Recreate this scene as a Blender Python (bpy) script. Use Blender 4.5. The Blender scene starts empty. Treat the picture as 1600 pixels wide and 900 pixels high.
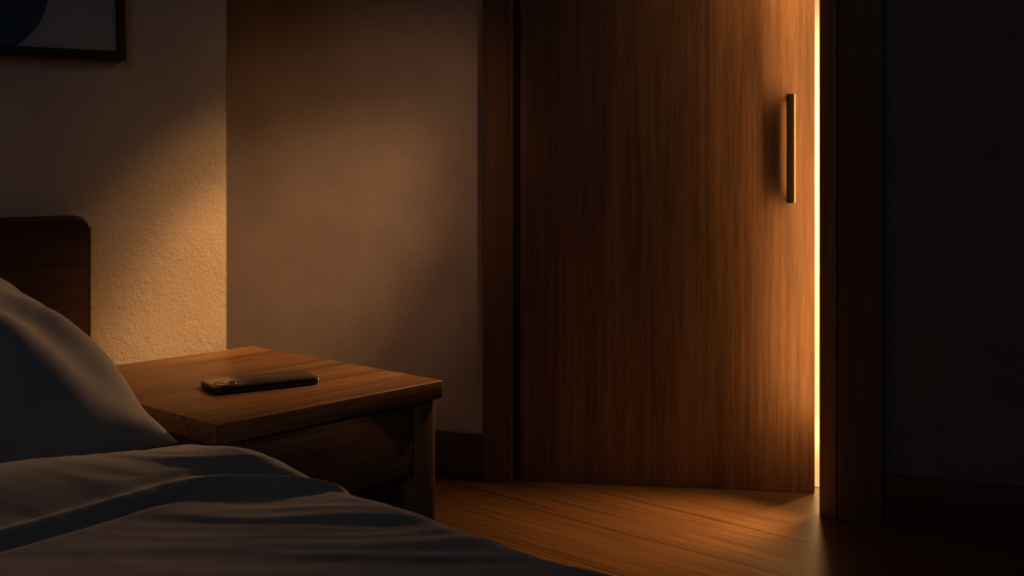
import bpy, bmesh, math, random
from mathutils import Vector, Matrix, noise
random.seed(4)
sc = bpy.context.scene
C = sc.collection
PI = math.pi

# ---------------------------------------------------------------- node helpers
def new_mat(name):
    m = bpy.data.materials.new(name); m.use_nodes = True
    nt = m.node_tree
    b = nt.nodes['Principled BSDF']
    return m, nt, b

def N(nt, kind, **kw):
    n = nt.nodes.new(kind)
    for k, v in kw.items():
        setattr(n, k, v)
    return n

def ramp(nt, stops):
    r = N(nt, 'ShaderNodeValToRGB')
    e = r.color_ramp.elements
    while len(e) < len(stops): e.new(0.5)
    for i, (p, c) in enumerate(stops):
        e[i].position = p; e[i].color = (c[0], c[1], c[2], 1)
    return r

def mathn(nt, op, a=None, b=None):
    n = N(nt, 'ShaderNodeMath', operation=op)
    for i, v in enumerate((a, b)):
        if v is None: continue
        if isinstance(v, (int, float)): n.inputs[i].default_value = v
        else: nt.links.new(v, n.inputs[i])
    return n.outputs[0]

def wood(name, dark, mid, light, grain='Z', rough=0.45, bump=0.25, fine=1.0, spec=0.35, planks=None, loc=(0, 0, 0)):
    """oak: long streaks along `grain`, fine pores, faint rings; planks=(width, offset) adds seams across local Y"""
    m, nt, b = new_mat(name)
    L = nt.links
    tc = N(nt, 'ShaderNodeTexCoord')
    src = tc.outputs['Object']
    plank_val = None
    if planks:
        w, off = planks
        sep = N(nt, 'ShaderNodeSeparateXYZ'); L.new(src, sep.inputs[0])
        yy = mathn(nt, 'DIVIDE', mathn(nt, 'SUBTRACT', sep.outputs['Y'], off), w)
        idx = mathn(nt, 'FLOOR', yy)
        fr = mathn(nt, 'SUBTRACT', yy, idx)
        edge = mathn(nt, 'MINIMUM', fr, mathn(nt, 'SUBTRACT', 1.0, fr))
        seam = N(nt, 'ShaderNodeMapRange'); seam.inputs['From Min'].default_value = 0.003
        seam.inputs['From Max'].default_value = 0.013
        L.new(edge, seam.inputs['Value'])
        wn = N(nt, 'ShaderNodeTexWhiteNoise', noise_dimensions='1D'); L.new(idx, wn.inputs['W'])
        plank_val = wn.outputs['Value']
        comb = N(nt, 'ShaderNodeCombineXYZ')
        L.new(mathn(nt, 'ADD', sep.outputs['X'], mathn(nt, 'MULTIPLY', plank_val, 7.0)), comb.inputs['X'])
        L.new(mathn(nt, 'ADD', sep.outputs['Y'], mathn(nt, 'MULTIPLY', plank_val, 3.0)), comb.inputs['Y'])
        L.new(sep.outputs['Z'], comb.inputs['Z'])
        src = comb.outputs[0]
    def mapped(across, along):
        mp = N(nt, 'ShaderNodeMapping')
        s = [across] * 3
        s['XYZ'.index(grain)] = along
        mp.inputs['Scale'].default_value = s
        mp.inputs['Location'].default_value = loc
        L.new(src, mp.inputs['Vector'])
        return mp.outputs[0]
    def nz(vec, detail, rgh, dist=0.0):
        n = N(nt, 'ShaderNodeTexNoise')
        n.inputs['Scale'].default_value = 1.0
        n.inputs['Detail'].default_value = detail
        n.inputs['Roughness'].default_value = rgh
        n.inputs['Distortion'].default_value = dist
        L.new(vec, n.inputs['Vector'])
        return n.outputs['Fac']
    broad = nz(mapped(9 * fine, 0.5 * fine), 4, .55, .6)
    streak = nz(mapped(55 * fine, 1.6 * fine), 5, .62, .3)
    pore = nz(mapped(330 * fine, 9 * fine), 3, .6)
    mixv = mathn(nt, 'ADD', mathn(nt, 'MULTIPLY', broad, .42), mathn(nt, 'MULTIPLY', streak, .58))
    mixv = mathn(nt, 'ADD', mixv, mathn(nt, 'MULTIPLY', mathn(nt, 'SUBTRACT', pore, .5), .34))
    r = ramp(nt, [(.34, dark), (.5, mid), (.66, light)])
    L.new(mixv, r.inputs[0])
    col = r.outputs[0]
    if planks:
        hs = N(nt, 'ShaderNodeHueSaturation')
        L.new(col, hs.inputs['Color'])
        L.new(mathn(nt, 'ADD', mathn(nt, 'MULTIPLY', plank_val, .35), .82), hs.inputs['Value'])
        mx = N(nt, 'ShaderNodeMix', data_type='RGBA')
        mx.inputs[6].default_value = (dark[0] * .15, dark[1] * .15, dark[2] * .15, 1)
        L.new(seam.outputs[0], mx.inputs[0]); L.new(hs.outputs[0], mx.inputs[7])
        col = mx.outputs[2]
    L.new(col, b.inputs['Base Color'])
    rr = N(nt, 'ShaderNodeMapRange')
    rr.inputs['To Min'].default_value = rough - .08; rr.inputs['To Max'].default_value = rough + .1
    L.new(streak, rr.inputs['Value']); L.new(rr.outputs[0], b.inputs['Roughness'])
    b.inputs['Specular IOR Level'].default_value = spec
    h = mathn(nt, 'ADD', mathn(nt, 'MULTIPLY', streak, .5), mathn(nt, 'MULTIPLY', pore, .5))
    if planks:
        h = mathn(nt, 'ADD', h, mathn(nt, 'MULTIPLY', seam.outputs[0], 1.5))
    bp = N(nt, 'ShaderNodeBump'); bp.inputs['Strength'].default_value = bump; bp.inputs['Distance'].default_value = .002
    L.new(h, bp.inputs['Height']); L.new(bp.outputs[0], b.inputs['Normal'])
    return m

def plaster(name, col, scale=170, bump=.5, var=.12):
    m, nt, b = new_mat(name); L = nt.links
    tc = N(nt, 'ShaderNodeTexCoord')
    n1 = N(nt, 'ShaderNodeTexNoise'); n1.inputs['Scale'].default_value = scale; n1.inputs['Detail'].default_value = 4
    n1.inputs['Distortion'].default_value = .8
    n2 = N(nt, 'ShaderNodeTexNoise'); n2.inputs['Scale'].default_value = 4.5; n2.inputs['Detail'].default_value = 5
    n3 = N(nt, 'ShaderNodeTexNoise'); n3.inputs['Scale'].default_value = scale * .28; n3.inputs['Detail'].default_value = 3
    for n in (n1, n2, n3): L.new(tc.outputs['Object'], n.inputs['Vector'])
    r = ramp(nt, [(.3, [c * (1 - var) for c in col]), (.7, [c * (1 + var) for c in col])])
    L.new(n2.outputs['Fac'], r.inputs[0]); L.new(r.outputs[0], b.inputs['Base Color'])
    b.inputs['Roughness'].default_value = .92; b.inputs['Specular IOR Level'].default_value = .12
    h = mathn(nt, 'ADD', mathn(nt, 'MULTIPLY', n1.outputs['Fac'], .6), mathn(nt, 'MULTIPLY', n3.outputs['Fac'], .5))
    bp = N(nt, 'ShaderNodeBump'); bp.inputs['Strength'].default_value = bump; bp.inputs['Distance'].default_value = .003
    L.new(h, bp.inputs['Height']); L.new(bp.outputs[0], b.inputs['Normal'])
    return m

def fabric(name, col, bump=.25):
    m, nt, b = new_mat(name); L = nt.links
    tc = N(nt, 'ShaderNodeTexCoord')
    n1 = N(nt, 'ShaderNodeTexNoise'); n1.inputs['Scale'].default_value = 480; n1.inputs['Detail'].default_value = 2
    n2 = N(nt, 'ShaderNodeTexNoise'); n2.inputs['Scale'].default_value = 14; n2.inputs['Detail'].default_value = 4
    for n in (n1, n2): L.new(tc.outputs['Object'], n.inputs['Vector'])
    r = ramp(nt, [(.3, [c * .88 for c in col]), (.7, [c * 1.1 for c in col])])
    L.new(n2.outputs['Fac'], r.inputs[0]); L.new(r.outputs[0], b.inputs['Base Color'])
    b.inputs['Roughness'].default_value = .9; b.inputs['Specular IOR Level'].default_value = .1
    b.inputs['Sheen Weight'].default_value = .25; b.inputs['Sheen Roughness'].default_value = .5
    bp = N(nt, 'ShaderNodeBump'); bp.inputs['Strength'].default_value = bump; bp.inputs['Distance'].default_value = .001
    L.new(n1.outputs['Fac'], bp.inputs['Height']); L.new(bp.outputs[0], b.inputs['Normal'])
    return m

def simple(name, col, rough=.5, metal=0, spec=.5, var=.15, scale=60, emit=None, coat=0):
    m, nt, b = new_mat(name); L = nt.links
    tc = N(nt, 'ShaderNodeTexCoord')
    n1 = N(nt, 'ShaderNodeTexNoise'); n1.inputs['Scale'].default_value = scale; n1.inputs['Detail'].default_value = 3
    L.new(tc.outputs['Object'], n1.inputs['Vector'])
    r = ramp(nt, [(.3, [c * (1 - var) for c in col]), (.7, [c * (1 + var) for c in col])])
    L.new(n1.outputs['Fac'], r.inputs[0]); L.new(r.outputs[0], b.inputs['Base Color'])
    b.inputs['Roughness'].default_value = rough; b.inputs['Metallic'].default_value = metal
    b.inputs['Specular IOR Level'].default_value = spec
    b.inputs['Coat Weight'].default_value = coat
    return m

# ---------------------------------------------------------------- mesh helpers
def add_box(bm, lo, hi, bevel=0, seg=2, mat=None):
    r = bmesh.ops.create_cube(bm, size=1)
    vs = r['verts']
    for v in vs:
        v.co = Vector([lo[i] + (v.co[i] + .5) * (hi[i] - lo[i]) for i in range(3)])
    if bevel:
        es = list({e for v in vs for e in v.link_edges})
        r2 = bmesh.ops.bevel(bm, geom=es, offset=bevel, segments=seg, profile=.5, affect='EDGES', clamp_overlap=True)
    return vs

def add_prism(bm, pts, z0, z1):
    lo = [bm.verts.new((p[0], p[1], z0)) for p in pts]
    hi = [bm.verts.new((p[0], p[1], z1)) for p in pts]
    n = len(pts)
    bm.faces.new(hi); bm.faces.new(lo[::-1])
    for i in range(n):
        j = (i + 1) % n
        bm.faces.new((lo[i], lo[j], hi[j], hi[i]))

def rrect(w, h, r, seg=8):
    pts = []
    for cx, cy, a0 in ((w/2-r, h/2-r, 0), (-w/2+r, h/2-r, 90), (-w/2+r, -h/2+r, 180), (w/2-r, -h/2+r, 270)):
        for k in range(seg + 1):
            a = math.radians(a0 + 90 * k / seg)
            pts.append((cx + r * math.cos(a), cy + r * math.sin(a)))
    return pts

def add_cyl(bm, c, r, h, seg=32, bevel=0):
    g = bmesh.ops.create_cone(bm, cap_ends=True, segments=seg, radius1=r, radius2=r, depth=h)
    for v in g['verts']: v.co += Vector((c[0], c[1], c[2] + h / 2))

def add_ring(bm, c, r0, r1, h, seg=40):
    rows = []
    for (r, z) in ((r0, 0), (r0, h), (r1, h), (r1, 0)):
        rows.append([bm.verts.new((c[0] + r * math.cos(2*PI*k/seg), c[1] + r * math.sin(2*PI*k/seg), c[2] + z)) for k in range(seg)])
    for i in range(4):
        A, B = rows[i], rows[(i + 1) % 4]
        for k in range(seg):
            j = (k + 1) % seg
            bm.faces.new((A[k], A[j], B[j], B[k]))

def obj(name, bm, mat, parent=None, smooth=False, loc=None, rotz=None):
    bmesh.ops.recalc_face_normals(bm, faces=bm.faces)
    me = bpy.data.meshes.new(name); bm.to_mesh(me); bm.free()
    if smooth:
        for p in me.polygons: p.use_smooth = True
    o = bpy.data.objects.new(name, me); C.objects.link(o)
    me.materials.append(mat)
    if parent: o.parent = parent
    if loc: o.location = loc
    if rotz is not None: o.rotation_euler = (0, 0, rotz)
    return o

def wn(o, angle=40):
    """smooth shading that keeps the hard edges"""
    for p in o.data.polygons: p.use_smooth = True
    o.data.set_sharp_from_angle(angle=math.radians(angle))
    return o

def tag(o, label, cat, group=None, kind=None):
    if label: o['label'] = label
    if cat: o['category'] = cat
    if group: o['group'] = group
    if kind: o['kind'] = kind
    return o

def empty(name, loc=(0, 0, 0), rotz=0, parent=None):
    o = bpy.data.objects.new(name, None); C.objects.link(o)
    o.empty_display_size = .1
    o.location = loc; o.rotation_euler = (0, 0, rotz)
    if parent: o.parent = parent
    return o

def struct(o, label=None):
    o['kind'] = 'structure'
    if label: o['label'] = label
    return o

def box_obj(name, lo, hi, mat, parent=None, bevel=0, seg=2, loc=None, rotz=None):
    bm = bmesh.new(); add_box(bm, lo, hi, bevel, seg)
    o = obj(name, bm, mat, parent, False, loc, rotz)
    if bevel: wn(o)
    return o

# ---------------------------------------------------------------- frames of the room
H = .95                                   # eye height
BED = math.atan2(-.671, .742)             # bed frame: local x runs away from the headboard wall, local y along it
BEDL = (0, 0, 0)
W0 = (-.0908, 3.41, 0)                    # door wall frame: local x along the wall, local y away from the room
WR = math.atan2(-.3625, .932)
def bedw(b, a, z):
    c, s = math.cos(BED), math.sin(BED)
    return Vector((b * c - a * s, b * s + a * c, z))
def doorw(q, y, z):
    c, s = math.cos(WR), math.sin(WR)
    return Vector((W0[0] + q * c - y * s, W0[1] + q * s + y * c, z))
def to_door(p):
    c, s = math.cos(WR), math.sin(WR)
    dx, dy = p[0] - W0[0], p[1] - W0[1]
    return (dx * c + dy * s, -dx * s + dy * c)

# ---------------------------------------------------------------- materials
M = {}
M['plaster_left'] = plaster('rough_plaster', (.50, .44, .385), scale=150, bump=.95)
M['plaster_back'] = plaster('fine_plaster', (.46, .40, .36), scale=150, bump=.3)
M['plaster_shaded'] = plaster('shaded_plaster', (.17, .17, .178), scale=150, bump=.25)  # darker copy for the less-lit wall, shade put into the colour
M['hall'] = plaster('hall_plaster', (.80, .74, .64), scale=90, bump=.1, var=.04)
M['ceiling'] = plaster('ceiling_paint', (.5, .49, .47), scale=120, bump=.1)
M['door'] = wood('door_oak', (.095, .048, .022), (.19, .101, .047), (.28, .156, .076), 'Z', rough=.5, bump=.45, fine=1.25)
M['jamb'] = wood('lit_jamb_oak', (.16, .086, .042), (.23, .125, .06), (.30, .168, .085), 'Z', rough=.5, bump=.2, loc=(3, 1, 0))  # paler copy of the casing oak, the lit look put into its colour
M['casing'] = wood('casing_oak', (.090, .048, .022), (.135, .073, .035), (.18, .099, .049), 'Z', rough=.5, bump=.25, loc=(3, 1, 0))
M['base'] = wood('baseboard_oak', (.055, .03, .016), (.08, .045, .024), (.105, .06, .033), 'X', rough=.5, bump=.2)
M['floor'] = wood('floor_oak', (.115, .057, .024), (.185, .096, .042), (.25, .137, .064), 'X', rough=.33, bump=.22, spec=1.0, planks=(.25, .118))
M['stand'] = wood('nightstand_oak', (.10, .047, .019), (.24, .122, .052), (.38, .205, .092), 'Y', rough=.42, bump=.35, fine=2.0, loc=(2, 0, 1))
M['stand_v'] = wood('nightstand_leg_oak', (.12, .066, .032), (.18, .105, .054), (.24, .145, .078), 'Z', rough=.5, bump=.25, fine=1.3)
M['stand_d'] = wood('drawer_oak', (.10, .055, .028), (.16, .092, .047), (.21, .125, .066), 'Y', rough=.55, bump=.25, fine=1.3)
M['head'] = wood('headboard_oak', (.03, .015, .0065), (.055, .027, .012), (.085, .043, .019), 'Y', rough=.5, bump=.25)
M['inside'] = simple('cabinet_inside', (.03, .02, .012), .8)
M['duvet'] = fabric('duvet_cotton', (.245, .235, .23))
M['pillow'] = fabric('pillow_cotton', (.27, .27, .285))
M['mattress'] = fabric('mattress_ticking', (.45, .44, .43))
M['blackframe'] = simple('black_frame', (.012, .011, .010), .45)
M['metal'] = simple('bronze_black_metal', (.010, .008, .006), .55, metal=0, spec=.12)
M['edge'] = simple('handle_highlight', (.95, .74, .50), .45, metal=.2, spec=.5)  # pale colour for the painted highlight on the handle
M['phone'] = simple('phone_rim', (.010, .010, .012), .22, metal=.2, spec=.6)
M['phone_back'] = simple('phone_back', (.028, .026, .024), .30, spec=.6, coat=.2)
M['cam_glass'] = simple('camera_island', (.03, .026, .022), .2, spec=.6)
M['lens'] = simple('lens_glass', (.004, .004, .005), .05, spec=.8)
M['ring'] = simple('lens_ring', (.55, .36, .20), .22, metal=1)
M['flash'] = simple('flash_glass', (.8, .62, .4), .2)

# print: pale ground with a large navy disc
def print_mat():
    m, nt, b = new_mat('art_print'); L = nt.links
    tc = N(nt, 'ShaderNodeTexCoord')
    mp = N(nt, 'ShaderNodeMapping'); L.new(tc.outputs['Object'], mp.inputs['Vector'])
    n1 = N(nt, 'ShaderNodeTexNoise'); n1.inputs['Scale'].default_value = 7; n1.inputs['Detail'].default_value = 3
    L.new(tc.outputs['Object'], n1.inputs['Vector'])
    r = ramp(nt, [(.25, (.30, .33, .40)), (.75, (.40, .40, .43))])
    L.new(n1.outputs['Fac'], r.inputs[0]); L.new(r.outputs[0], b.inputs['Base Color'])
    b.inputs['Roughness'].default_value = .6; b.inputs['Specular IOR Level'].default_value = .2
    return m
M['print'] = print_mat()
M['navy'] = simple('navy_ink', (.032, .075, .15), .6, spec=.2, var=.2, scale=8)

# ---------------------------------------------------------------- setting
WALLB = -1.744                            # local x of the headboard wall's face
E = bedw(WALLB, 1.1613, 0)                # its outer corner
ce, se = math.cos(BED), math.sin(BED)
# floor (room + hall)
bm = bmesh.new(); add_box(bm, (-4.6, -2.2, -.06), (3.4, 6.0, 0))
struct(obj('floor', bm, M['floor'], rotz=BED), 'wide-plank oak floor running diagonally away from the bed')

# headboard wall: its corner at right is the edge beside the nightstand
bm = bmesh.new()
a_end = 1.1640
add_prism(bm, [(WALLB, a_end), (WALLB, -2.2), (WALLB - .12, -2.2), (WALLB - .12, a_end - .06), (WALLB - .03, a_end - .012), (WALLB - .003, a_end), (WALLB, a_end - .002)], 0, 2.6)
wl = obj('wall_left', bm, M['plaster_left'], rotz=BED)
struct(wl, 'rough plaster wall behind the headboard and nightstand')
# return from that edge back to the door wall
e0 = bedw(WALLB - .03, a_end - .012, 0)
dr = Vector((-.42, .907, 0)).normalized()
e1 = e0 + dr * 2.1
px = Vector((-dr.y, dr.x, 0)) * .1
bm = bmesh.new()
add_prism(bm, [(e0.x, e0.y), (e1.x, e1.y), (e1.x + px.x, e1.y + px.y), (e0.x + px.x * .6, e0.y + px.y * .6)], 0, 2.6)
struct(obj('wall_return', bm, M['plaster_back']), 'short plaster return wall running back towards the door wall')

# door wall with its opening (front at y=.02, back at .08)
QL, QR, ZT = .06, 1.05, 2.10
bm = bmesh.new()
add_box(bm, (-1.9, .02, 0), (QL, .08, 2.6))
add_box(bm, (QL, .02, ZT), (QR, .08, 2.6))
struct(obj('wall_back', bm, M['plaster_back'], loc=W0, rotz=WR), 'smooth plaster wall between nightstand and wooden door')
bm = bmesh.new()
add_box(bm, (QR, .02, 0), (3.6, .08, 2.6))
struct(obj('wall_right', bm, M['plaster_shaded'], loc=W0, rotz=WR), 'plaster wall right of the door, coloured darker as shade')
# baseboards
struct(box_obj('baseboard_back', (-1.8, .006, 0), (-.001, .02, .136), M['base'], bevel=.003, loc=W0, rotz=WR), 'dark wooden baseboard left of the door casing')
struct(box_obj('baseboard_right', (1.153, .006, 0), (3.6, .02, .132), M['base'], bevel=.003, loc=W0, rotz=WR), 'dark baseboard on the wall right of the door')
# casings and jambs
bm = bmesh.new()
add_prism(bm, [(.002, 0), (.096, 0), (.098, .002), (.098, .004), (.080, .045), (0, .045), (0, .002)], 0, ZT + .1)
struct(obj('trim_1', bm, M['casing'], loc=W0, rotz=WR), 'wide oak casing on the hinge side of the door')
struct(box_obj('trim_2', (1.037, -.006, 0), (1.152, .02, ZT + .1), M['casing'], bevel=.0035, seg=1, loc=W0, rotz=WR), 'wide oak casing right of the bright gap')
struct(box_obj('trim_6', (.06, .045, 0), (.101, .14, ZT), M['inside'], loc=W0, rotz=WR), 'hinge-side jamb behind the casing, coloured near-black as shade')  # near-black colour stands for the shade in the hinge groove
struct(box_obj('trim_7', (.101, .100, 0), (.132, .14, ZT), M['casing'], loc=W0, rotz=WR), 'added block behind the hinge edge, keeping hall light out')  # block added against light leaking past the hinge
struct(box_obj('trim_3', (.098, 0, ZT), (1.037, .03, ZT + .1), M['casing'], bevel=.003, loc=W0, rotz=WR), 'oak head casing over the door')
bm = bmesh.new()                          # right jamb: rounded nose between gap and casing
prof = [(1.0335, .06)]
prof += [(1.0335, .010), (1.031, .006)]
for k in range(7):
    t = k / 6
    a = math.radians(90 - 80 * t)
    prof.append((.983 + .046 * (1 - t) ** 1.15, .006 + .038 * (1 - math.cos(t * PI / 2)) + .004 * t))
prof += [(.983, .060)]
add_prism(bm, prof[::-1], 0, ZT)
jb = obj('trim_4', bm, M['jamb'], loc=W0, rotz=WR); wn(jb, 35)
struct(jb, 'narrow rounded oak jamb, coloured paler as if lit by the gap')
# strip closing the groove beside the casing, coloured black for the shade in it
struct(box_obj('trim_5', (1.0335, .012, 0), (1.0375, .06, ZT), M['blackframe'], loc=W0, rotz=WR), 'black strip for the shade in the groove between jamb and casing')

# ceiling
bm = bmesh.new(); add_box(bm, (-3.2, .3, 2.6), (3.6, 5.6, 2.66))
struct(obj('ceiling', bm, M['ceiling']), 'plain ceiling')
# hallway beyond the door
bm = bmesh.new(); add_prism(bm, [(-1.2, .40), (.75, .40), (.93, .30), (2.5, .30), (2.5, 1.25), (-1.2, 1.25)], .0005, .002)  # pale sheet added over the hall floor so the gap reads bright
struct(obj('floor_hall', bm, M['hall'], loc=W0, rotz=WR), 'pale sheet over the hallway floor, added to brighten the gap')
bm = bmesh.new()
add_box(bm, (-1.2, 1.25, 0), (2.6, 1.33, 2.6))
struct(obj('wall_hall', bm, M['hall'], loc=W0, rotz=WR), 'bright hallway wall seen through the gap')
bm = bmesh.new(); add_box(bm, (2.5, .08, 0), (2.58, 1.25, 2.6))
struct(obj('wall_hall_end', bm, M['hall'], loc=W0, rotz=WR), 'end wall of the hallway')

# ---------------------------------------------------------------- door leaf
LEAF = math.atan2(.188, .846)
hp = doorw(.104, .045, 0)
door = empty('door_1', hp, WR + LEAF)
struct(door, 'tall oak veneer door standing slightly open with a dark bar handle'); door['category'] = 'door'
LW = .867
box_obj('leaf', (0.002, 0, .0018), (LW, .040, 2.09), M['door'], door, bevel=.0015)
handle = empty('handle', (LW - .0735, 0, 1.0), 0, door)
z0, z1 = -.155, .158
box_obj('bar', (-.010, -.056, z0), (.0098, -.040, z1), M['metal'], handle, bevel=.001)
box_obj('rim_highlight', (.0096, -.0556, z0 + .0004), (.0138, -.0402, z1 - .0004), M['edge'], handle, bevel=.0012)['label'] = 'pale strip painted as the highlight along the bar'  # highlight on the bar's right edge, put in as a pale strip
for zz in (z0 + .001, z1 - .019):
    box_obj('post', (-.004, -.0405, zz), (.010, .002, zz + .018), M['metal'], handle, bevel=.001)

# ---------------------------------------------------------------- picture
def PIC():
    tilt = math.radians(1.6)
    root = empty('framed_picture', (0, 0, 0), 0)
    root.matrix_world = (Matrix.Translation(bedw(WALLB + .001, .957, 1.124)) @ Matrix.Rotation(BED, 4, 'Z') @ Matrix.Rotation(tilt, 4, 'X'))
    tag(root, 'black-framed abstract print with a navy disc hanging above the headboard', 'picture')
    Wd, Ht, fw, dp = .46, .60, .0155, .021
    bm = bmesh.new()                       # local: y runs right along wall (0 = right edge), z up, x out
    for lo, hi in (((0, -Wd, 0), (dp, 0, fw)), ((0, -Wd, Ht - fw), (dp, 0, Ht)), ((0, -Wd, fw), (dp, -Wd + fw, Ht - fw)), ((0, -fw, fw), (dp, 0, Ht - fw))):
        add_box(bm, lo, hi, .001)
    obj('frame', bm, M['blackframe'], root)
    box_obj('print', (0, -Wd + fw, fw), (.016, -fw, Ht - fw), M['print'], root)
    bm = bmesh.new()
    cy, cz, R = -.243, .116, .117
    c = [(cy + R * math.cos(2*PI*k/72), cz + R * math.sin(2*PI*k/72)) for k in range(72)]
    lo = [bm.verts.new((.0158, y, z)) for y, z in c]; hi = [bm.verts.new((.0164, y, z)) for y, z in c]
    bm.faces.new(hi)
    for k in range(72): bm.faces.new((lo[k], lo[(k+1) % 72], hi[(k+1) % 72], hi[k]))
    d = obj('disc', bm, M['navy'], root); d['label'] = 'navy blue disc on the print'
PIC()

# ---------------------------------------------------------------- nightstand (local: x out from wall, y along wall)
def NIGHTSTAND():
    root = empty('nightstand', bedw(0, 0, 0), BED)
    tag(root, 'oak nightstand with one drawer standing between bed and door', 'nightstand')
    x0, x1, y0, y1, zt = -1.694, -1.212, .791, 1.186, .630
    box_obj('tabletop', (x0, y0, zt - .027), (x1, y1, zt), M['stand'], root, bevel=.0022, seg=3)
    ins = .009; lg = .037
    X0, X1, Y0, Y1 = x0 + ins, x1 - ins + .002, y0 + ins, y1 - ins
    for (xa, ya) in ((X1 - lg, Y0), (X1 - lg, Y1 - lg), (X0, Y0), (X0, Y1 - lg)):
        box_obj('leg', (xa, ya, 0), (xa + lg, ya + lg, zt - .027), M['stand_v'], root, bevel=.0016)
    zb = .494
    # side and back panels, carcass floor
    box_obj('side_panel', (X0 + lg, Y0 + .008, .06), (X1 - lg, Y0 + .022, zt - .027), M['stand_d'], root)
    box_obj('side_panel', (X0 + lg, Y1 - .022, .06), (X1 - lg, Y1 - .008, zt - .027), M['stand_d'], root)
    box_obj('back_panel', (X0 + .006, Y0 + lg, .06), (X0 + .018, Y1 - lg, zt - .027), M['stand_d'], root)
    box_obj('shelf', (X0 + .018, Y0 + .022, .10), (X1 - .012, Y1 - .022, .118), M['stand_d'], root)
    box_obj('carcass_floor', (X0 + .018, Y0 + .022, zb - .012), (X1 - .03, Y1 - .022, zb), M['inside'], root)
    dr_ = box_obj('drawer', (X1 - .022, Y0 + lg + .0035, zb + .002), (X1 - .004, Y1 - lg - .0035, zt - .0315), M['stand_d'], root, bevel=.0012)
    box_obj('drawer_box', (X0 + .03, Y0 + lg + .008, zb + .006), (X1 - .022, Y1 - lg - .008, zt - .045), M['inside'], dr_)
    return root
NIGHTSTAND()

# ---------------------------------------------------------------- phone
def PHONE():
    ang = math.atan2(.0835, .1306)
    root = empty('smartphone', (-.3670, 1.6495, .6301), ang)
    tag(root, 'black smartphone lying face down on the nightstand top', 'phone')
    L_, W_, T_ = .159, .0785, .0105
    def slab(rings, r0):
        bm = bmesh.new(); prev = None
        for (ins, z) in rings:
            pts = rrect(L_ - 2 * ins, W_ - 2 * ins, max(r0 - ins, .002), 10)
            cur = [bm.verts.new((p[0], p[1], z)) for p in pts]
            if prev is None: bm.faces.new(cur[::-1])
            else:
                n = len(cur)
                for i in range(n):
                    j = (i + 1) % n
                    bm.faces.new((prev[i], prev[j], cur[j], cur[i]))
            prev = cur
        bm.faces.new(prev)
        return bm
    rim = [(.0030, 0), (.0012, .0007), (.0003, .002), (0, .0035), (0, T_ - .0035), (.0003, T_ - .002), (.0012, T_ - .0008), (.0026, T_ - .0002)]
    wn(obj('body', slab(rim, .0125), M['phone'], root), 50)
    wn(obj('back_glass', slab([(.0026, T_ - .0004), (.0028, T_), (.0034, T_ + .0002)], .0125), M['phone_back'], root), 50)['label'] = 'satin dark grey back'
    # camera island near the left near corner
    isl = empty('camera_island', (-L_ / 2 + .0225, -W_ / 2 + .0225, T_ + .0001), 0, root)
    bm = bmesh.new(); prev = None
    for ins, z in ((0, 0), (0, .0007), (.0004, .0011), (.0010, .0012)):
        pts = rrect(.0345 - 2 * ins, .0345 - 2 * ins, .0085, 8)
        cur = [bm.verts.new((p[0], p[1], z)) for p in pts]
        if prev:
            for i in range(len(cur)):
                j = (i + 1) % len(cur); bm.faces.new((prev[i], prev[j], cur[j], cur[i]))
        prev = cur
    bm.faces.new(prev)
    wn(obj('plate', bm, M['cam_glass'], isl), 50)
    for (lx, ly) in ((-.0078, -.0078), (-.0078, .0078), (.0082, 0)):
        bm = bmesh.new()
        add_ring(bm, (lx, ly, .0010), .0056, .0068, .0014)
        add_ring(bm, (lx, ly, .0011), .0030, .0035, .0009)
        add_cyl(bm, (lx, ly, .0010), .0058, .0008)
        o = obj('lens', bm, M['ring'], isl)
        o.data.materials.append(M['lens'])
        for p in o.data.polygons:
            cx = p.center
            if math.hypot(cx.x - lx, cx.y - ly) < .0029 or (len(p.vertices) > 20): p.material_index = 1
        wn(o, 40)
    bm = bmesh.new(); add_cyl(bm, (.0085, .0115, .0010), .0022, .0004); add_cyl(bm, (.0085, -.0118, .0010), .0011, .0004)
    obj('flash', bm, M['flash'], isl)
    # side buttons and a port on the short end
    bm = bmesh.new()
    add_box(bm, (-.030, -W_/2 - .0004, T_*.36), (-.020, -W_/2 + .001, T_*.64), .0003)
    add_box(bm, (-.015, -W_/2 - .0004, T_*.36), (-.005, -W_/2 + .001, T_*.64), .0003)
    obj('side_button', bm, M['phone'], root)
    bm = bmesh.new(); add_box(bm, (L_/2 - .0010, -.0045, T_*.34), (L_/2 + .0002, .0045, T_*.66), .0003)
    obj('charging_port', bm, M['ring'], root)
PHONE()

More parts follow.
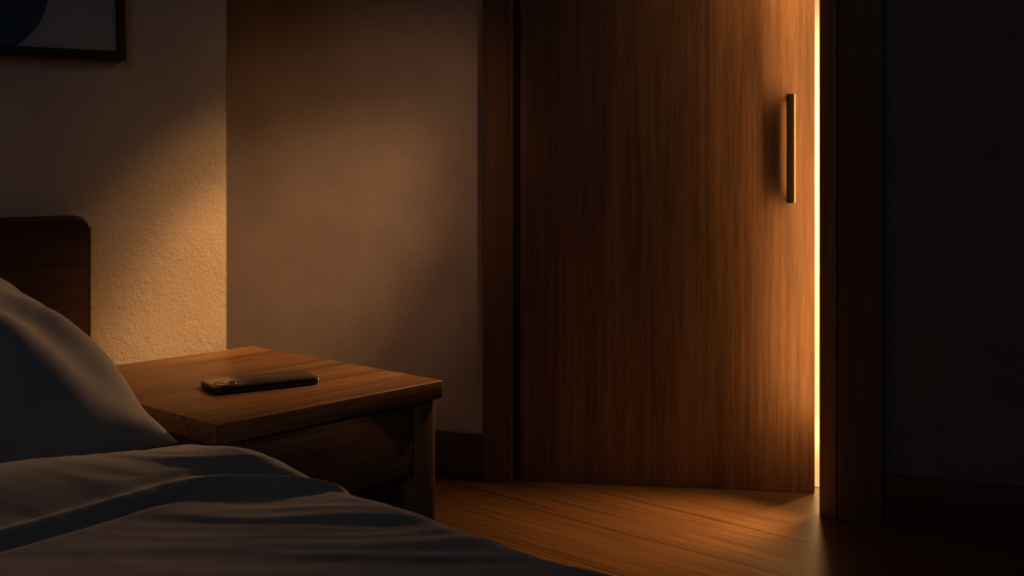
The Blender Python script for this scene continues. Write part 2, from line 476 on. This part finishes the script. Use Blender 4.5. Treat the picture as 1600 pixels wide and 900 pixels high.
# ---------------------------------------------------------------- bed
def BEDFRAME():
    root = empty('bed', bedw(0, 0, 0), BED)
    tag(root, 'wooden bed with a plain oak headboard against the plaster wall', 'bed')
    # headboard: slab with rounded upper corners, built in y/z and given thickness along x
    bm = bmesh.new()
    ya, yb, za, zb_, r = -.98, .884, .0, .872, .024
    xf, xb = -1.702, -1.742
    def outline(ins):
        pts = [(ya + ins, za), (yb - ins, za)]
        for cx, a0 in ((yb - r, 0), (ya + r, 90)):
            for k in range(13):
                a = math.radians(a0 + 90 * k / 12)
                pts.append((cx + (r - ins) * math.cos(a), zb_ - r + (r - ins) * math.sin(a)))
        return pts
    e = .0065
    rings = [(e * (1 - math.sin(t)), xf - e * (1 - math.cos(t))) for t in [PI / 2 * k / 5 for k in range(6)]]
    rings += [(e * (1 - math.cos(t)), xb + e * (1 - math.sin(t))) for t in [PI / 2 * k / 5 for k in range(6)]]
    prev = None
    for ins, x in rings:
        cur = [bm.verts.new((x, y, z)) for y, z in outline(ins)]
        if prev is None: bm.faces.new(cur)
        else:
            for q in range(len(cur)):
                p = (q + 1) % len(cur)
                bm.faces.new((prev[q], prev[p], cur[p], cur[q]))
        prev = cur
    bm.faces.new(prev[::-1])
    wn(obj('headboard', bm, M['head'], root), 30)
    box_obj('edge_highlight', (xb + .006, yb - .0030, .30), (xf + .0006, yb + .0007, zb_ - r + .006), M['stand_v'], root, bevel=.0012)['label'] = 'pale strip painted as the lit edge of the headboard'  # paler strip stands for the warm rim of light on the headboard
    box_obj('side_rail', (-1.70, .715, .16), (.42, .745, .36), M['head'], root, bevel=.004)
    box_obj('side_rail', (-1.70, -.865, .16), (.42, -.835, .36), M['head'], root, bevel=.004)
    box_obj('foot_rail', (.39, -.835, .16), (.42, .715, .36), M['head'], root, bevel=.004)
    for (x, y) in ((.35, .66), (.35, -.83), (-1.66, .66), (-1.66, -.83)):
        box_obj('leg', (x, y, 0), (x + .05, y + .05, .17), M['head'], root, bevel=.004)
    box_obj('slat_base', (-1.69, -.835, .20), (.39, .715, .24), M['inside'], root)
    o = box_obj('mattress', (-1.69, -.83, .24), (.385, .71, .575), M['mattress'], root, bevel=.05, seg=5)
BEDFRAME()

def sstep(x, e0, e1):
    t = max(0, min(1, (x - e0) / (e1 - e0))); return t * t * (3 - 2 * t)
def gauss(x, c, s): return math.exp(-((x - c) / s) ** 2)

FB = -1.012
def fold_b(a):
    t = max(0., (a - .63) / .12)
    return FB + .008 * math.sin(a * 5) + .105 * min(1.4, t) ** 1.7
def duvet_h(b, a):
    """height of the duvet's top surface above its base plane"""
    fb = fold_b(a)
    h = 0.
    # folded-back double layer
    d = fb - b                             # >0 on the folded part
    layer = .0055 - .0015 * sstep(a, .50, .70)
    if d > 0:
        q = min(1, d / .012)
        h += layer * math.sqrt(1 - (1 - q) ** 2) + .0052 * gauss(d, .013, .013) * q - .0022 * gauss(d, .042, .014)
    h -= .0042 * gauss(d, -.003, .006)
    if d > .02: h += .006 * sstep(d, .02, .12) * (1 - sstep(d, .15, .28))
    h += (.003 + .017 * sstep(.74 - a, .04, .30)) * sstep(d, .05, .15)
    h += .007 * gauss(b, -1.05, .07) * sstep(a, .45, .70) + .003 * gauss(b, -.86, .06) * sstep(a, .5, .70)
    # soft swells, then short creases lying across the corner of the bed
    P, Q = .742 * b + .671 * a, -.671 * b + .742 * a
    w1 = noise.noise(Vector((b * 5.0, a * 2.2, 1.3)))
    w2 = noise.noise(Vector((P * 5.5, Q * 17, 5.1)))
    w3 = noise.noise(Vector((P * 9 + w2, Q * 42 + w1 * 2, 9.7)))
    w4 = noise.noise(Vector((P * 22, Q * 70, 3.7)))
    edge = sstep(a, .40, .72)
    h += .0030 * w1 + (.0015 + .0012 * edge) * w2 + (.0004 + .0010 * edge) * w3 + .0005 * w4 * edge
    ridge = max(0., 1 - 3.2 * abs(noise.noise(Vector((P * 4.0, Q * 20 + w1, 2.2)))))
    h += .0013 * ridge ** 2 * (.25 + .75 * edge)
    return h

def DUVET():
    bm = bmesh.new()
    b0, b1 = -1.215, .55
    bs = []
    b = b0
    while b < b1:
        bs.append(b)
        b += .0045 if b < -.70 else (.009 if b < -.3 else .02)
    bs.append(b1)
    r = .05; aC = .7297; zT = .6140
    prof = []                              # (a, dz, weight) across
    a = -.86
    while a < aC - 1e-6:
        prof.append((a, 0., 1.))
        a += .02 if a < .25 else .0065
    for k in range(0, 13):
        t = (PI / 2) * k / 12
        prof.append((aC + r * math.sin(t), -r + r * math.cos(t), 1.))
    for k in range(1, 13):
        prof.append((aC + r + .003 * math.sin(k * .9), -r - .0215 * k, 1 - k / 14))
    rows = []
    for b in bs:
        row = []
        end = (1 - sstep(b, b0, b0 + .045)) ** 2
        for (a, dz, w) in prof:
            hh = duvet_h(b, min(a, aC + .02))
            wob = 0
            z = zT + dz - .022 * end
            aa = a
            if dz == 0: z += hh
            else:
                f = max(0, 1 + dz / r) if dz > -r else 0
                z += hh * max(f, .0)
                aa += hh * .35 * (1 - f) + .004 * noise.noise(Vector((b * 9, z * 4, 3.3))) * (1 - f)
                aa = min(aa, .7885) if b < -1.15 else aa
            row.append(bm.verts.new((b, aa, z)))
        rows.append(row)
    for i in range(len(rows) - 1):
        for j in range(len(prof) - 1):
            bm.faces.new((rows[i][j], rows[i][j+1], rows[i+1][j+1], rows[i+1][j]))
    o = obj('duvet', bm, M['duvet'], smooth=True, rotz=BED)
    sm = o.modifiers.new('thickness', 'SOLIDIFY'); sm.thickness = .012; sm.offset = -1
    tag(o, 'grey cotton duvet spread over the bed, its top edge folded back below the pillow', 'duvet')
DUVET()

def PILLOW():
    bm = bmesh.new()
    nb, na = 90, 120
    cb, ca, hb, ha = -1.466, .412, .226, .346
    top, bot = {}, {}
    def shape(s, t, side):
        k = (max(0., 1 - abs(s) ** 2.4)) ** .50 * (max(0., 1 - abs(t) ** 3.0)) ** .62
        # corners of a pillowcase reach out a little
        pin = 1 - .045 * (1 - s * s) * abs(t) ** 6 - 0
        pin2 = 1 - .05 * (1 - t * t) * abs(s) ** 6
        b = cb + hb * s * pin2; a = ca + ha * t * pin
        if side > 0:
            z = .222 * k
            w = noise.noise(Vector((b * 9, a * 9, 4.4))) * .011 + noise.noise(Vector((b * 20 + a * 7, a * 16, 1.4))) * .0065 + noise.noise(Vector((b * 44 + a * 12, a * 30, 7.4))) * .0022
            rad = math.hypot(s, t * 1.0)
            ang = math.atan2(t, s)
            w += .009 * math.sin(ang * 15 + 3 * noise.noise(Vector((b * 6, a * 6, 0)))) * sstep(rad, .55, .95) * min(1, k * 3)
            z += w * min(1, k * 4)
        else:
            z = -.031 * k
        # leans on the headboard: back edge lifted
        z += .05 * sstep(-s, -.6, 1.0)
        return (b, a, .609 + z)
    for i in range(nb + 1):
        for j in range(na + 1):
            s = math.sin((i / nb * 2 - 1) * PI / 2); t = math.sin((j / na * 2 - 1) * PI / 2)
            top[i, j] = bm.verts.new(shape(s, t, 1))
            edge = i in (0, nb) or j in (0, na)
            bot[i, j] = top[i, j] if edge else bm.verts.new(shape(s, t, -1))
    for i in range(nb):
        for j in range(na):
            bm.faces.new((top[i, j], top[i+1, j], top[i+1, j+1], top[i, j+1]))
            try: bm.faces.new((bot[i, j], bot[i, j+1], bot[i+1, j+1], bot[i+1, j]))
            except ValueError: pass
    o = obj('pillow', bm, M['pillow'], smooth=True, rotz=BED)
    tag(o, 'plump grey cotton pillow at the head of the bed beside the nightstand', 'pillow')
PILLOW()

# ---------------------------------------------------------------- light
WARM = (1.0, .48, .16)
def spot(name, loc, target, power, cone, blend=1., col=WARM, radius=.03):
    l = bpy.data.lights.new(name, 'SPOT'); l.energy = power; l.color = col
    l.spot_size = math.radians(cone); l.spot_blend = blend; l.shadow_soft_size = radius
    o = bpy.data.objects.new(name, l); C.objects.link(o); o.location = loc
    o.rotation_euler = (Vector(target) - Vector(loc)).to_track_quat('-Z', 'Y').to_euler()
    return o
def point(name, loc, power, col=WARM, radius=.03):
    l = bpy.data.lights.new(name, 'POINT'); l.energy = power; l.color = col; l.shadow_soft_size = radius
    o = bpy.data.objects.new(name, l); C.objects.link(o); o.location = loc
    return o
def area(name, loc, target, power, sx, sy, col):
    l = bpy.data.lights.new(name, 'AREA'); l.shape = 'RECTANGLE'; l.size = sx; l.size_y = sy
    l.energy = power; l.color = col
    o = bpy.data.objects.new(name, l); C.objects.link(o); o.location = loc
    o.rotation_euler = (Vector(target) - Vector(loc)).to_track_quat('-Z', 'Y').to_euler()
    return o

# hallway lamps behind the door
LQ, LY = .996, .108                        # an upright lamp line tucked behind the rounded jamb
point('hall_lamp', doorw(LQ, LY, 1.60), 1.6, radius=.014)
area('hall_strip_lamp', doorw(LQ, LY, 1.12), doorw(LQ - .045, LY + .13, 1.12), 3.5, .035, 1.86, WARM)
spot('hall_floor_lamp', doorw(LQ, LY, .50), doorw(.62, -.34, 0), 36, 82, radius=.02)
spot('hall_wall_wash', doorw(1.9, .6, 1.25), doorw(.83, 1.25, .80), 420, 84, col=(1, .66, .31), radius=.08)
spot('hall_floor_wash', doorw(1.25, .85, 1.9), doorw(1.0, .5, 0), 90, 50, col=(1, .58, .24), radius=.05)
# unseen warm spots added for the glow on nightstand and headboard wall
spot('bedside_fill', (.55, 2.0, 1.75), bedw(WALLB, 1.13, .735), 50, 23)
spot('bedside_fill_narrow', (.55, 2.0, 1.75), bedw(WALLB, 1.125, .72), 95, 14)
spot('bedside_fill_wide', (.55, 2.0, 1.75), bedw(WALLB, 1.13, .80), 5, 42)
spot('bedside_table_fill', (.60, 2.4, 1.75), (-.36, 1.76, .63), 55, 25)
# two more added spots, out of view, for the glow on the back wall
spot('wall_fill', (.8, 1.9, 2.1), (-1.08, 3.80, .42), 60, 36, col=(1, .50, .22))
spot('wall_fill_narrow', (.8, 1.9, 2.1), (-.98, 3.76, .46), 130, 22, col=(1, .50, .22))
# low warm light through the gap raking over the nightstand and the bed
spot('gap_light', doorw(.991, .160, .96), bedw(-1.15, .72, .66), 100, 30, col=(1, .50, .22), radius=.02)
# added cool area light behind the camera for the dim blue ambience
area('cool_fill', (-.5, -1.9, 2.2), (-.4, 2.0, .7), 3.6, 1.2, 1.6, (.70, .83, 1.0))

w = bpy.data.worlds.new('night'); sc.world = w; w.use_nodes = True
w.node_tree.nodes['Background'].inputs[0].default_value = (.55, .7, 1, 1)
w.node_tree.nodes['Background'].inputs[1].default_value = .004

# ---------------------------------------------------------------- camera
cam = bpy.data.cameras.new('camera'); co = bpy.data.objects.new('camera', cam); C.objects.link(co)
co.location = (0, 0, H); co.rotation_euler = (PI / 2, 0, 0)
cam.sensor_width = 36; cam.lens = 36 * 1766 / 1600; cam.shift_y = -190 / 1600
cam.clip_start = .02
cam.dof.use_dof = True; cam.dof.focus_distance = 1.9; cam.dof.aperture_fstop = 12
sc.camera = co
sc.view_settings.view_transform = 'Standard'
sc.view_settings.look = 'None'
sc.view_settings.exposure = 0
